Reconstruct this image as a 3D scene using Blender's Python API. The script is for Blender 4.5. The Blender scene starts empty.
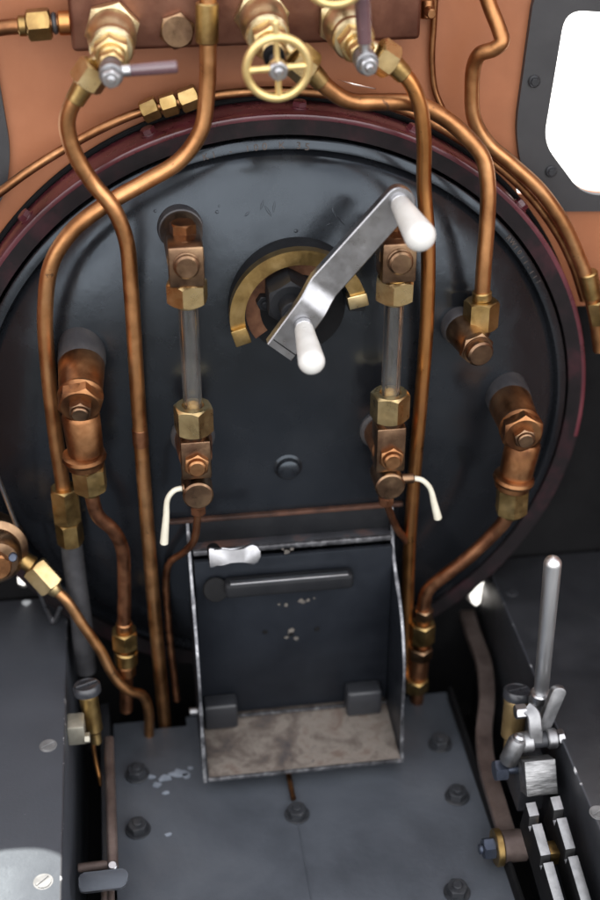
import bpy, bmesh, math, random
from mathutils import Vector as V, Matrix, noise as mnoise
from mathutils.geometry import tessellate_polygon
random.seed(7)
S = 0.001                      # everything below is laid out in millimetres
sc = bpy.context.scene
col = sc.collection
R = math.radians

# ------------------------------------------------------------------ camera model
TH, PS, F = R(32.24), R(7.8), 1300.0
fwd = V((math.sin(PS)*math.cos(TH), math.cos(PS)*math.cos(TH), -math.sin(TH)))
rgt = V((math.cos(PS), -math.sin(PS), 0))
upv = rgt.cross(fwd)
CAM = V((-75.53, -569.78, 303.56))

def ray(px, py):
    return fwd*F + rgt*(px-300) - upv*(py-450)
def at(px, py, Y):             # point at depth Y
    d = ray(px, py); return CAM + d*((Y-CAM.y)/d.y)
def atz(px, py, Z):            # point at height Z
    d = ray(px, py); return CAM + d*((Z-CAM.z)/d.z)
def atx(px, py, X):
    d = ray(px, py); return CAM + d*((X-CAM.x)/d.x)
def proj(p):
    v = V(p)-CAM; z = v.dot(fwd)
    return 300+F*v.dot(rgt)/z, 450-F*v.dot(upv)/z
def zpy(X, Y, py):             # height at which (X, Y) shows on row py
    lo, hi = -400.0, 400.0
    for _ in range(50):
        m = (lo+hi)/2
        if proj((X, Y, m))[1] > py: lo = m
        else: hi = m
    return (lo+hi)/2

# ------------------------------------------------------------------ materials
def nt(name):
    m = bpy.data.materials.new(name); m.use_nodes = True
    t = m.node_tree; t.nodes.clear()
    out = t.nodes.new('ShaderNodeOutputMaterial')
    return m, t, out
def noise_node(t, scale, detail=6, rough=.55, dist=0.0, stretch=None):
    tc = t.nodes.new('ShaderNodeTexCoord')
    n = t.nodes.new('ShaderNodeTexNoise')
    n.inputs['Scale'].default_value = scale; n.inputs['Detail'].default_value = detail
    n.inputs['Roughness'].default_value = rough; n.inputs['Distortion'].default_value = dist
    if stretch:
        mp = t.nodes.new('ShaderNodeMapping'); mp.inputs['Scale'].default_value = stretch
        t.links.new(tc.outputs['Object'], mp.inputs['Vector']); t.links.new(mp.outputs[0], n.inputs['Vector'])
    else:
        t.links.new(tc.outputs['Object'], n.inputs['Vector'])
    return n
def ramp(t, src, stops):
    r = t.nodes.new('ShaderNodeValToRGB')
    e = r.color_ramp.elements
    while len(e) < len(stops): e.new(.5)
    for el, (p, c) in zip(e, stops):
        el.position = p
        el.color = (c, c, c, 1) if isinstance(c, (int, float)) else (*c, 1)
    t.links.new(src, r.inputs[0]); return r
def mat(name, stops, metal=0.0, rough=(.3, .5), scale=60, bump=.1, bscale=400, spec=.5, coat=0, stretch=None,
        chips=None, dist=.3, streak=None):
    """stops: base colours over a noise; rough: range over a second noise;
    chips: (colour, threshold, scale, metal) flakes that show another surface"""
    m, t, out = nt(name)
    b = t.nodes.new('ShaderNodeBsdfPrincipled'); t.links.new(b.outputs[0], out.inputs[0])
    n = noise_node(t, scale, 7, .6, dist, stretch)
    k = len(stops)
    cr = ramp(t, n.outputs['Fac'], [(.32+.36*i/max(1, k-1), c) for i, c in enumerate(stops)])
    colr = cr.outputs[0]
    n2 = noise_node(t, scale*2.7, 5, .6, .2, stretch)
    rr = ramp(t, n2.outputs['Fac'], [(.3, rough[0]), (.7, rough[1])])
    rsrc = rr.outputs[0]; msrc = None
    if chips:
        cc, th, cs, cm = chips
        n3 = noise_node(t, cs, 8, .68, .5)
        cf = ramp(t, n3.outputs['Fac'], [(th, 0.0), (th+.025, 1.0)])
        mx = t.nodes.new('ShaderNodeMix'); mx.data_type = 'RGBA'
        t.links.new(cf.outputs[0], mx.inputs[0]); t.links.new(colr, mx.inputs[6]); mx.inputs[7].default_value = (*cc, 1)
        colr = mx.outputs[2]
        mm = t.nodes.new('ShaderNodeMix'); mm.data_type = 'FLOAT'
        t.links.new(cf.outputs[0], mm.inputs[0]); mm.inputs[2].default_value = metal; mm.inputs[3].default_value = cm
        msrc = mm.outputs[0]
    t.links.new(colr, b.inputs['Base Color']); t.links.new(rsrc, b.inputs['Roughness'])
    if msrc: t.links.new(msrc, b.inputs['Metallic'])
    else: b.inputs['Metallic'].default_value = metal
    b.inputs['Specular IOR Level'].default_value = spec
    if coat: b.inputs['Coat Weight'].default_value = coat; b.inputs['Coat Roughness'].default_value = .15
    if bump:
        nb = noise_node(t, bscale, 6, .6, 0, stretch)
        bp = t.nodes.new('ShaderNodeBump'); bp.inputs['Strength'].default_value = bump; bp.inputs['Distance'].default_value = .0006
        t.links.new(nb.outputs['Fac'], bp.inputs['Height']); t.links.new(bp.outputs[0], b.inputs['Normal'])
    return m

M = {}
M['copper'] = mat('copper pipe', [(.24,.108,.044), (.44,.215,.090), (.57,.315,.150)], 1, (.30,.50), 34, .12, 320,
                  chips=((.15,.075,.04), .63, 75, .85))
M['copper_dark'] = mat('browned copper', [(.12,.052,.026), (.26,.120,.052), (.38,.195,.09)], 1, (.28,.5), 55, .10, 350)
M['copper_hot'] = mat('heat tinted copper', [(.34,.140,.045), (.48,.220,.075), (.38,.17,.07)], 1, (.25,.42), 30, .06, 300)
M['copper_red'] = mat('sooty copper', [(.12,.05,.03), (.27,.12,.062), (.39,.195,.10)], 1, (.32,.55), 60, .1, 350)
M['bronze'] = mat('browned bronze', [(.11,.062,.040), (.20,.122,.073), (.31,.200,.115)], 1, (.26,.46), 70, .12, 500)
M['manifold'] = mat('brown bronze block', [(.105,.043,.030), (.165,.072,.048), (.24,.115,.075)], .9, (.3,.5), 32, .12, 420)
M['brass'] = mat('brass', [(.40,.27,.12), (.58,.43,.21), (.68,.53,.29)], 1, (.24,.4), 60, .05, 500)
M['brass_cast'] = mat('cast brass', [(.40,.31,.17), (.60,.49,.29), (.70,.60,.39)], 1, (.28,.42), 70, .16, 650)
M['brass_dull'] = mat('dull brass', [(.19,.115,.045), (.34,.225,.085), (.46,.32,.14)], 1, (.28,.45), 75, .1, 500)
M['brass_paint'] = mat('yellow brass wheel', [(.66,.48,.19), (.74,.57,.27)], .75, (.3,.45), 80, .08, 700)
M['steel'] = mat('bright steel', [(.40,.40,.41), (.50,.50,.51)], 1, (.26,.38), 40, .02, 500)
M['steel_brushed'] = mat('brushed steel', [(.27,.27,.28), (.37,.37,.38)], 1, (.26,.42), 90, .06, 300)
M['steel_dull'] = mat('greyed steel', [(.20,.20,.205), (.32,.32,.325)], 1, (.38,.55), 90, .12, 500)
M['steel_edge'] = mat('bare worn edge', [(.04,.04,.043), (.13,.13,.138), (.36,.36,.37)], .8, (.3,.5), 160, .15, 800)
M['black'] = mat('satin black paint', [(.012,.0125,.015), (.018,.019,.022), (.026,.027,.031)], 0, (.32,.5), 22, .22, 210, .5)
M['black_plate'] = mat('boiler plate black', [(.004,.0045,.0056), (.0065,.0072,.0088), (.011,.0118,.0138)], 0, (.12,.38), 11, .12, 190, .50,
                       chips=((.06,.06,.065), .73, 140, 0))
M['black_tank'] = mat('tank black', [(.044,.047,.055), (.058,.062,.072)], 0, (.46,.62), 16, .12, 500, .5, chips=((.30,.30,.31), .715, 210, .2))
M['floor'] = mat('floor paint', [(.034,.038,.045), (.056,.062,.073), (.078,.085,.097)], 0, (.34,.62), 13, .25, 320, .5,
                 chips=((.13,.135,.14), .715, 170, 0))
M['door'] = mat('door black', [(.006,.0068,.009), (.011,.0125,.016)], 0, (.28,.45), 28, .2, 260, .24, chips=((.26,.22,.19), .715, 75, .1))
M['ledge'] = mat('sooty ledge', [(.018,.018,.021), (.030,.031,.036), (.11,.055,.04)], 0, (.38,.6), 36, .3, 400, .5,
                 chips=((.30,.30,.31), .70, 140, .6))
M['shovel'] = mat('scorched plate', [(.05,.043,.043), (.095,.076,.064), (.165,.142,.122), (.115,.084,.068)], .1, (.6,.85), 66, .5, 420, .4,
                  chips=((.045,.04,.042), .66, 90, 0), dist=.3)
M['pit'] = mat('near black', [(.0035,.0035,.004), (.007,.007,.0075)], 0, (.6,.85), 20, .3, 200, .12)  # very dark with little sheen, for gaps and parts deep inside
M['boss'] = mat('black iron boss', [(.020,.020,.024), (.038,.036,.038), (.062,.056,.054)], .2, (.42,.6), 60, .3, 420)
M['maroon'] = mat('maroon paint', [(.038,.006,.009), (.066,.010,.016), (.10,.021,.028)], 0, (.22,.4), 34, .14, 300, .5, .3,
                  chips=((.02,.016,.018), .66, 70, 0))
M['rim'] = mat('dark rim', [(.008,.0075,.008), (.013,.010,.011), (.034,.014,.017)], 0, (.4,.6), 42, .25, 300, .12)
M['rust'] = mat('rusted steel', [(.06,.028,.02), (.17,.07,.042), (.26,.13,.085)], .2, (.5,.75), 70, .4, 500)
M['wall'] = mat('copper brown paint', [(.225,.082,.035), (.29,.108,.047), (.335,.130,.060)], .08, (.38,.52), 14, .1, 260, .45)
M['white'] = mat('white plastic', [(.44,.42,.38), (.53,.52,.49), (.60,.59,.56)], 0, (.26,.45), 45, .03, 300)
M['handle_white'] = mat('ivory paint', [(.50,.47,.37), (.60,.57,.47)], 0, (.3,.45), 90, .06, 300)
M['grip'] = mat('purple brown grip', [(.060,.030,.040), (.11,.058,.062)], 0, (.16,.28), 50, .03, 300, .6, .5)
M['soot'] = mat('black sooty paint', [(.008,.0085,.010), (.014,.0145,.016)], 0, (.40,.60), 40, .25, 400, .15)
M['rust_dark'] = mat('dark rust', [(.018,.010,.008), (.055,.026,.017), (.10,.045,.028)], .15, (.45,.7), 60, .4, 500, .3)
M['rail_steel'] = mat('polished rail steel', [(.20,.20,.20), (.33,.33,.33)], 1, (.34,.5), 110, .2, 400)
M['screw_steel'] = mat('grey screw', [(.10,.10,.10), (.22,.22,.22)], .4, (.55,.7), 90, .2, 500)
M['steel_handle'] = mat('turned steel', [(.58,.58,.58), (.68,.68,.68)], 1, (.34,.46), 60, .04, 400, stretch=(1,1,.15))
M['chip_tan'] = mat('bare primer', [(.05,.045,.04), (.12,.105,.09)], 0, (.5,.7), 300, .3, 500)
M['liner_brown'] = mat('brown gunmetal', [(.05,.022,.014), (.16,.072,.04), (.26,.13,.07)], .7, (.35,.55), 60, .3, 400)
M['steel_scratched'] = mat('scratched steel', [(.10,.10,.10), (.22,.22,.22), (.33,.33,.33)], 1, (.36,.55), 160, .5, 500, stretch=(.5,1,3.2))
M['floor_bolt'] = mat('floor bolt', [(.010,.011,.013), (.022,.024,.028), (.036,.036,.038)], .1, (.5,.7), 120, .3, 500, .3)
M['nicked'] = mat('nicked black edge', [(.030,.032,.038), (.045,.047,.054)], 0, (.36,.5), 16, .1, 500, .5, chips=((.55,.55,.56), .60, 120, .4))
M['rubber'] = mat('grey rubber', [(.016,.016,.018), (.036,.036,.039)], 0, (.55,.8), 90, .4, 600, .4)
M['frame'] = mat('window frame black', [(.024,.024,.026), (.034,.034,.036)], 0, (.4,.55), 30, .1, 300)
M['cap'] = mat('black cap', [(.016,.017,.020), (.035,.037,.042)], 0, (.25,.4), 80, .15, 400, .6)
M['link'] = mat('browned link steel', [(.09,.066,.06), (.14,.105,.092), (.20,.155,.138)], .7, (.4,.6), 60, .15, 400)
M['cream'] = mat('cream brass', [(.26,.24,.19), (.42,.40,.33)], .7, (.35,.5), 80, .1, 400)
M['blue_bolt'] = mat('blued steel', [(.05,.06,.085), (.10,.115,.15)], .8, (.3,.45), 80, .1, 400)
M['bolt'] = mat('painted bolt', [(.012,.013,.015), (.024,.025,.029)], .1, (.4,.6), 90, .25, 500, chips=((.10,.10,.11), .64, 200, .5))
M['chip'] = mat('pale blue paint', [(.12,.14,.17), (.22,.25,.29)], 0, (.5,.7), 120, .2, 400)
M['stamp'] = mat('stamped marks', [(.05,.04,.036), (.11,.085,.072)], .3, (.5,.7), 120, .1, 400)
M['tan'] = mat('tan brass cup', [(.26,.175,.075), (.38,.27,.13)], .8, (.3,.5), 70, .1, 400)
M['ground'] = mat('dark ballast', [(.03,.029,.027), (.05,.048,.044), (.08,.075,.07)], 0, (.85,.95), 9, .6, 40)
M['path'] = mat('pale concrete', [(.55,.54,.52), (.66,.65,.62)], 0, (.8,.95), 3, .2, 60)
# clear panes: mostly see-through, with a Fresnel sheen
def glass(name, tint, ior, r=.02, k=.5):
    m, t, out = nt(name)
    tr = t.nodes.new('ShaderNodeBsdfTransparent'); tr.inputs[0].default_value = (*tint, 1)
    gl = t.nodes.new('ShaderNodeBsdfGlossy'); gl.inputs['Roughness'].default_value = r
    lw = t.nodes.new('ShaderNodeLayerWeight'); lw.inputs[0].default_value = .5
    pw_ = t.nodes.new('ShaderNodeMath'); pw_.operation = 'POWER'; pw_.inputs[1].default_value = 3.0
    t.links.new(lw.outputs['Facing'], pw_.inputs[0])
    fr = t.nodes.new('ShaderNodeMath'); fr.operation = 'MULTIPLY_ADD'; fr.inputs[1].default_value = k; fr.inputs[2].default_value = ior
    t.links.new(pw_.outputs[0], fr.inputs[0])
    mx = t.nodes.new('ShaderNodeMixShader')
    t.links.new(fr.outputs[0], mx.inputs[0]); t.links.new(tr.outputs[0], mx.inputs[1]); t.links.new(gl.outputs[0], mx.inputs[2])
    t.links.new(mx.outputs[0], out.inputs[0]); return m
M['pane'] = glass('window glass', (.97,.98,.98), .03, .02, .4)
M['tube_glass'], _t, _o = nt('gauge glass')
_g = _t.nodes.new('ShaderNodeBsdfPrincipled'); _g.inputs['Transmission Weight'].default_value = 1; _g.inputs['IOR'].default_value = 1.47
_g.inputs['Roughness'].default_value = .03; _g.inputs['Base Color'].default_value = (.93,.92,.89,1); _t.links.new(_g.outputs[0], _o.inputs[0])
_df = _t.nodes.new('ShaderNodeBsdfDiffuse'); _df.inputs[0].default_value = (.32,.31,.29,1)
_n = noise_node(_t, 90, 6, .65, .4, (1,1,.25)); _r = ramp(_t, _n.outputs['Fac'], [(.40,.0),(.64,.09)])
_m = _t.nodes.new('ShaderNodeMixShader')
_src = _o.inputs[0].links[0].from_socket
_t.links.new(_r.outputs[0], _m.inputs[0]); _t.links.new(_src, _m.inputs[1]); _t.links.new(_df.outputs[0], _m.inputs[2]); _t.links.new(_m.outputs[0], _o.inputs[0])
for k_ in ('black_plate','door','floor','black_tank'): [n for n in M[k_].node_tree.nodes if n.type == 'BSDF_PRINCIPLED'][0].inputs['Specular Tint'].default_value = (.78,.89,1,1)  # blue of the sky's sheen is put into the specular colour
def two(a, b): return [M[a], M[b]]

# ------------------------------------------------------------------ mesh helpers
def frame_of(ax, hint=None):
    w = V(ax).normalized()
    h = V(hint) if hint is not None else (V((0,0,1)) if abs(w.z) < .9 else V((1,0,0)))
    u = h.cross(w).normalized(); v = w.cross(u)
    return u, v, w
def cat(pts, n=8, closed=False):
    pts = [V(p) for p in pts]; out = []; N = len(pts)
    for i in range(N if closed else N-1):
        p1, p2 = pts[i], pts[(i+1) % N]
        p0 = pts[(i-1) % N] if closed or i > 0 else p1*2-p2
        p3 = pts[(i+2) % N] if closed or i+2 < N else p2*2-p1
        d01, d12, d23 = [max((a-b).length, 1e-4)**.5 for a, b in ((p0,p1),(p1,p2),(p2,p3))]
        m1 = ((p1-p0)/d01-(p2-p0)/(d01+d12)+(p2-p1)/d12)*d12
        m2 = ((p2-p1)/d12-(p3-p1)/(d12+d23)+(p3-p2)/d23)*d12
        for k in range(n):
            s = k/n; s2, s3 = s*s, s*s*s
            out.append(p1*(2*s3-3*s2+1)+m1*(s3-2*s2+s)+p2*(-2*s3+3*s2)+m2*(s3-s2))
    if not closed: out.append(pts[-1])
    return out

class MB:
    def __init__(s): s.bm = bmesh.new(); s.mi = 0
    def face(s, vs):
        try: f = s.bm.faces.new(vs); f.material_index = s.mi; return f
        except ValueError: return None
    def loft(s, rings, cap0=True, cap1=True, closed=False):
        R_ = [[s.bm.verts.new(p) for p in r] for r in rings]
        n = len(R_[0])
        for a, b in (zip(R_, R_[1:]+R_[:1]) if closed else zip(R_, R_[1:])):
            for i in range(n): s.face((a[i], a[(i+1) % n], b[(i+1) % n], b[i]))
        if not closed:
            if cap0: s.face(list(reversed(R_[0])))
            if cap1: s.face(R_[-1])
        return s
    def lathe(s, P, ax, prof, seg=40, cap0=True, cap1=True, hint=None):
        u, v, w = frame_of(ax, hint); P = V(P)
        rings = [[P+w*d+(u*math.cos(2*math.pi*i/seg)+v*math.sin(2*math.pi*i/seg))*max(r, .01) for i in range(seg)] for d, r in prof]
        return s.loft(rings, cap0, cap1)
    def cyl(s, A, B, r0, r1=None, ch=.5, seg=32):
        A, B = V(A), V(B); L = (B-A).length; r1 = r0 if r1 is None else r1; c = min(ch, L*.3, r0*.5, r1*.5)
        return s.lathe(A, B-A, [(0, r0-c), (c, r0), (L-c, r1), (L, r1-c)], seg)
    def hex(s, A, B, ap, rot=0, seg=48, ch=(1, 1), hint=None, hole=0):
        """hexagon nut from A to B with turned chamfers"""
        A, B = V(A), V(B); L = (B-A).length; u, v, w = frame_of(B-A, hint)
        def rad(a): return ap/math.cos((a % (math.pi/3))-math.pi/6)
        r0 = ap*.94
        A0, A1 = [], []; B0, B1 = [], []
        for i in range(seg):
            a = 2*math.pi*i/seg; d = u*math.cos(a+rot)+v*math.sin(a+rot); r = rad(a)
            h = (r-r0)*.7
            A0.append(A+d*r0); A1.append(A+d*r+w*(h if ch[0] else 0))
            B1.append(A+d*r+w*(L-(h if ch[1] else 0))); B0.append(A+d*r0+w*L)
        if hole:
            H = [A+w*L+(u*math.cos(2*math.pi*i/seg+rot)+v*math.sin(2*math.pi*i/seg+rot))*hole for i in range(seg)]
            H2 = [p-w*min(2.2, L*.5) for p in H]
            return s.loft([A0, A1, B1, B0, H, H2])
        return s.loft([A0, A1, B1, B0])
    def box(s, c, size, axes=None, bev=.6, seg=2):
        c = V(c); u, v, w = axes if axes else (V((1,0,0)), V((0,1,0)), V((0,0,1)))
        x, y, z = [k/2 for k in size]
        vs = [s.bm.verts.new(c+u*(x*a)+v*(y*b)+w*(z*d)) for d in (-1,1) for a, b in ((-1,-1),(1,-1),(1,1),(-1,1))]
        fs = [s.face([vs[i] for i in q]) for q in ((3,2,1,0),(4,5,6,7),(0,1,5,4),(1,2,6,5),(2,3,7,6),(3,0,4,7))]
        if bev:
            bmesh.ops.bevel(s.bm, geom=list({e for f in fs for e in f.edges}), offset=bev, segments=seg, affect='EDGES', profile=.5)
        return s
    def prism(s, pts, o, u, v, t, bev=0, seg=2, edge_mi=None):
        """closed outline pts (a,b) on axes u,v from o, thickness t along u x v"""
        o, u, v = V(o), V(u).normalized(), V(v).normalized(); w = u.cross(v).normalized()
        if sum(a[0]*b[1]-b[0]*a[1] for a, b in zip(pts, pts[1:]+pts[:1])) < 0: pts = pts[::-1]
        a = [s.bm.verts.new(o+u*p[0]+v*p[1]) for p in pts]; b = [s.bm.verts.new(o+u*p[0]+v*p[1]+w*t) for p in pts]
        m0 = s.mi
        f0 = s.face(a[::-1]); f1 = s.face(b); n = len(pts)
        if edge_mi is not None: s.mi = edge_mi
        for i in range(n): s.face((a[i], a[(i+1) % n], b[(i+1) % n], b[i]))
        s.mi = m0
        if bev: bmesh.ops.bevel(s.bm, geom=list(set(f0.edges) | set(f1.edges)), offset=bev, segments=seg, affect='EDGES', profile=.5)
        return s
    def plate(s, loops, o, u, v, t):
        """outline with holes"""
        o, u, v = V(o), V(u), V(v); w = u.cross(v).normalized()
        L3 = [[V((p[0], p[1], 0)) for p in l] for l in loops]
        tris = tessellate_polygon(L3); flat = [p for l in L3 for p in l]
        a = [s.bm.verts.new(o+u*p.x+v*p.y) for p in flat]; b = [s.bm.verts.new(o+u*p.x+v*p.y+w*t) for p in flat]
        for q in tris:
            n = (flat[q[1]]-flat[q[0]]).cross(flat[q[2]]-flat[q[0]]).z
            if n < 0: q = q[::-1]
            s.face([a[i] for i in q[::-1]]); s.face([b[i] for i in q])
        k = 0
        for l in L3:
            n = len(l)
            for i in range(n): s.face((a[k+i], a[k+(i+1) % n], b[k+(i+1) % n], b[k+i]))
            k += n
        bmesh.ops.recalc_face_normals(s.bm, faces=s.bm.faces)
        return s
    def tube(s, pts, r, seg=18, n=8, closed=False, smooth=True):
        P = cat(pts, n, closed) if smooth else [V(p) for p in pts]
        N = len(P); rings = []; u = None
        for i in range(N):
            if closed: tg = (P[(i+1) % N]-P[i-1]).normalized()
            else: tg = (P[min(i+1, N-1)]-P[max(i-1, 0)]).normalized()
            if u is None: u = frame_of(tg)[0]
            u = (u-tg*u.dot(tg)).normalized(); v = tg.cross(u)
            rr = r(i/(N-1)) if callable(r) else r
            rings.append([P[i]+(u*math.cos(2*math.pi*k/seg)+v*math.sin(2*math.pi*k/seg))*rr for k in range(seg)])
        return s.loft(rings, closed=closed)
    def ribbon(s, pts, side, wd, th, n=8):
        P = cat(pts, n); rings = []; side = V(side).normalized()
        for i, p in enumerate(P):
            tg = (P[min(i+1, len(P)-1)]-P[max(i-1, 0)]).normalized()
            a = (side-tg*side.dot(tg)).normalized(); b = tg.cross(a)
            h, q, c = wd/2, th/2, .5
            rings.append([p+a*x+b*y for x, y in ((-h+c,-q),(h-c,-q),(h,-q+c),(h,q-c),(h-c,q),(-h+c,q),(-h,q-c),(-h,-q+c))])
        return s.loft(rings)
    def torus(s, c, ax, R0, r, seg=64, k=14, a0=0, a1=2*math.pi, hint=None):
        u, v, w = frame_of(ax, hint); c = V(c)
        full = abs(a1-a0-2*math.pi) < 1e-6
        N = seg if full else seg+1; rings = []
        for i in range(N):
            a = a0+(a1-a0)*i/seg; d = u*math.cos(a)+v*math.sin(a)
            rings.append([c+d*(R0+r*math.cos(2*math.pi*j/k))+w*(r*math.sin(2*math.pi*j/k)) for j in range(k)])
        return s.loft(rings, closed=full)
    def build(s, name, m, parent=None, base=None, sharp=32):
        """link as one mesh object; vertices in mm -> metres, about the thing's base"""
        off = BASE[parent.name] if parent is not None else V(base if base is not None else (0,0,0))
        bmesh.ops.recalc_face_normals(s.bm, faces=s.bm.faces)
        for vt in s.bm.verts: vt.co = (vt.co-off)*S
        me = bpy.data.meshes.new(name); s.bm.to_mesh(me); s.bm.free()
        for mm in (m if isinstance(m, list) else [m]): me.materials.append(M[mm] if isinstance(mm, str) else mm)
        for p in me.polygons: p.use_smooth = True
        me.set_sharp_from_angle(angle=R(sharp))
        o = bpy.data.objects.new(name, me); col.objects.link(o)
        if parent is not None: o.parent = parent
        else: o.location = off*S
        BASE[o.name] = off
        return o
BASE = {}
def thing(name, label, cat_, loc, group=None):
    o = bpy.data.objects.new(name, None); col.objects.link(o); o.empty_display_size = .01
    o.location = V(loc)*S; BASE[o.name] = V(loc)
    o['label'] = label; o['category'] = cat_
    if group: o['group'] = group
    return o
def tag(o, label, cat_, group=None):
    o['label'] = label; o['category'] = cat_
    if group: o['group'] = group
    return o
def struct(o): o['kind'] = 'structure'; return o
def copy_tree(o, delta, label, parent=None):
    c = o.copy(); col.objects.link(c); BASE[c.name] = BASE[o.name]
    if parent is not None: c.parent = parent; c.matrix_parent_inverse = o.matrix_parent_inverse
    else: c.location = o.location+V(delta)*S; c['label'] = label
    for ch in list(o.children): copy_tree(ch, delta, label, c)
    return c
X_, Y_, Z_ = V((1,0,0)), V((0,1,0)), V((0,0,1))
def lerp(a, b, t): return a+(b-a)*t

# ------------------------------------------------------------------ setting
CX, CZ = -9.3, -44.2            # boiler axis
RB = 164.0
WY = 25.0                       # cab front wall
FZ, TZ = -221.0, -159.0         # floor, tank tops
TL, TR = -127.0, 115.4

mb = MB(); mb.plate([[(-60,-60),(60,-60),(60,60),(-60,60)]], (0,0,-1.5), X_*1000, Y_*1000, -20)
for vt in mb.bm.verts: vt.co.z += -420
g = struct(mb.build('ground', 'ground', base=(0,0,-420)))
mb = MB(); mb.box((0,6070,-414), (30000,12000,8), bev=0)
struct(mb.build('path', 'path', base=(0,6300,-418)))

mb = MB()
mb.plate([[(-107,-420),(86,-420),(86,-20),(60,-20),(60,-27),(54,-27),(54,-20),(-66,-20),(-66,-27),(-84,-27),(-84,-20),(-107,-20)]], (0,0,FZ), X_, Y_, -3)
floor = struct(mb.build('floor', 'floor', base=(-10,-150,FZ)))
for (x, y) in ((-12.8,-100.3), (-94.9,-60.7), (-95.6,-99.2), (73.1,-99.6), (72.8,-61.1), (58.4,-160.2)):
    b = MB(); rt = random.random()
    p = V((x, y, FZ+.02))
    b.cyl(p, p+Z_*1.0, 6.6, ch=.3)
    b.hex(p+Z_*1.0, p+Z_*5.2, 4.6, rot=rt, ch=(0, 1)); b.cyl(p+Z_*5.1, p+Z_*6.4, 2.4, ch=.6)
    b.build('bolt', 'floor_bolt', floor)
def blob(b, c, r, h=.35, n=11):
    pts = []
    for i in range(n):
        a = 2*math.pi*i/n; k = r*(.6+.6*random.random()); pts.append((k*math.cos(a)*1.2, k*math.sin(a)*.8))
    b.prism(pts, c, X_, Y_, h)
for (px, py, r) in ((165,778,3.6),(178,774,4.2),(186,776,2.5),(157,785,2.2),(151,777,1.8),(166,793,1.6),(168,835,1.6),(190,768,1.3)):
    b = MB(); c = atz(px, py, FZ); blob(b, (c.x, c.y, FZ+.02), r); b.build('paint_chip', 'chip', floor)
b = MB(); b.box((-13,-200,FZ+.15), (.45,190,.5), bev=0); b.build('plate_joint', 'floor', floor)
b = MB(); p = atz(290,782,FZ+2.2); b.tube([p+V((0,20,0)), p, p-V((-.2,12,0))], 1.4); b.build('drain_pipe', 'copper_dark', floor)

# lower chassis under the floor: dark pit on both sides
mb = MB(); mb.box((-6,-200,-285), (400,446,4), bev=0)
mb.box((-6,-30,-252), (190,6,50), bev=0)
ch = mb.build('chassis_plate', 'pit', base=(-6,-200,-285)); tag(ch, 'near black chassis plate in the dark below the cab floor', 'chassis')

# ------------------------------------------------------------------ cab front wall
def circ(cx, cz, r, n=96): return [(cx+r*math.cos(2*math.pi*i/n), cz+r*math.sin(2*math.pi*i/n)) for i in range(n)]
def xz(px, py, Y=WY): p = at(px, py, Y); return (p.x, p.z)
def rounded(pts, r, n=6):
    out = []; N = len(pts)
    for i in range(N):
        p = V((*pts[i], 0)); a = V((*pts[i-1], 0)); c = V((*pts[(i+1) % N], 0))
        d1, d2 = (a-p), (c-p); k = min(r, d1.length*.45, d2.length*.45)
        p1, p2 = p+d1.normalized()*k, p+d2.normalized()*k
        for j in range(n+1):
            t = j/n; q = p1*(1-t)**2+p*2*t*(1-t)+p2*t*t; out.append((q.x, q.y))
    return out
gi = [xz(541,140), xz(580,192), (172, 63.5), (186, 84), (186, 128), (172, 152), xz(563,8)]   # right window opening, lower left first
go = [xz(514,125), xz(519,166), xz(551,209), (178, 55), (196, 78), (196, 138), (178, 164), xz(533,-14)]
win_r_in, win_r_out = rounded(gi, 9), rounded(go, 9)
mir = lambda pts: [(-18.5-x, z) for x, z in pts][::-1]
win_l_in, win_l_out = mir(win_r_in), mir(win_r_out)
slits = [[xz(*q) for q in l] for l in ([(501,167),(504,166),(505,170),(502,171)], [(515,183),(519,185),(524,195),(518,194)],
         [(336,79),(354,83.6),(376,88.4),(376,89.4),(354,85.4)])]
gapL = [xz(*q) for q in ((17,578),(20,574),(24,577),(27,580),(28,586),(23,588),(18,586))]
gapR = [xz(*q) for q in ((486,571),(487,577),(483,590),(481,605),(477,608),(470,602),(466,598),(472,593),(479,585))]
ZS = 2.0                        # brown paint above, black below
wall = thing('cab_front_wall', 'copper brown painted front wall of the cab behind the boiler', 'wall', (-7, WY, -160))
def arc(a0, a1, r=RB+1.5, n=60):
    return [(CX+r*math.cos(a0+(a1-a0)*i/n), CZ+r*math.sin(a0+(a1-a0)*i/n)) for i in range(n+1)]
aS = math.asin((ZS-CZ)/(RB+1.5))
mb = MB()
mb.plate([[(-290,ZS),(-290,310),(276,310),(276,ZS)]+arc(aS, math.pi-aS), win_r_in, win_l_in]+slits, (0,WY,0), X_, Z_, -2.5)
mb.build('upper_sheet', 'wall', wall)
mb = MB()
mb.plate([[(-290,ZS-.2)]+arc(math.pi-aS+.002, 2*math.pi+aS-.002)+[(276,ZS-.2),(276,-290),(-290,-290)], gapL, gapR], (0,WY,0), X_, Z_, -2.5)
mb.build('lower_sheet', 'pit', wall)
for wi, wo in ((win_r_in, win_r_out), (win_l_in, win_l_out)):
    mb = MB(); mb.plate([wo, [(x*.995+sum(q[0] for q in wi)/len(wi)*.005, z) for x, z in wi]], (0,WY-.1,0), X_, Z_, 3.4)
    fr = mb.build('window_frame', 'frame', wall)
    sgn = 1 if wi is win_r_in else -1
    b = MB()
    for q in ((534,81), (551,171)):
        x, z = xz(*q, WY-3.5)
        if sgn < 0: x = -18.5-x
        b = MB(); b.cyl((x,WY-3.4,z), (x,WY-5.0,z), 2.9, ch=.5); b.hex((x,WY-4.9,z), (x,WY-6.0,z), 1.7, ch=(0,1)); b.build('screw', 'bolt', fr)
    mb = MB(); mb.prism([(x, z) for x, z in wi], (0,WY+1.2,0), X_, Z_, -1.0); mb.build('pane', 'pane', wall)

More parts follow.
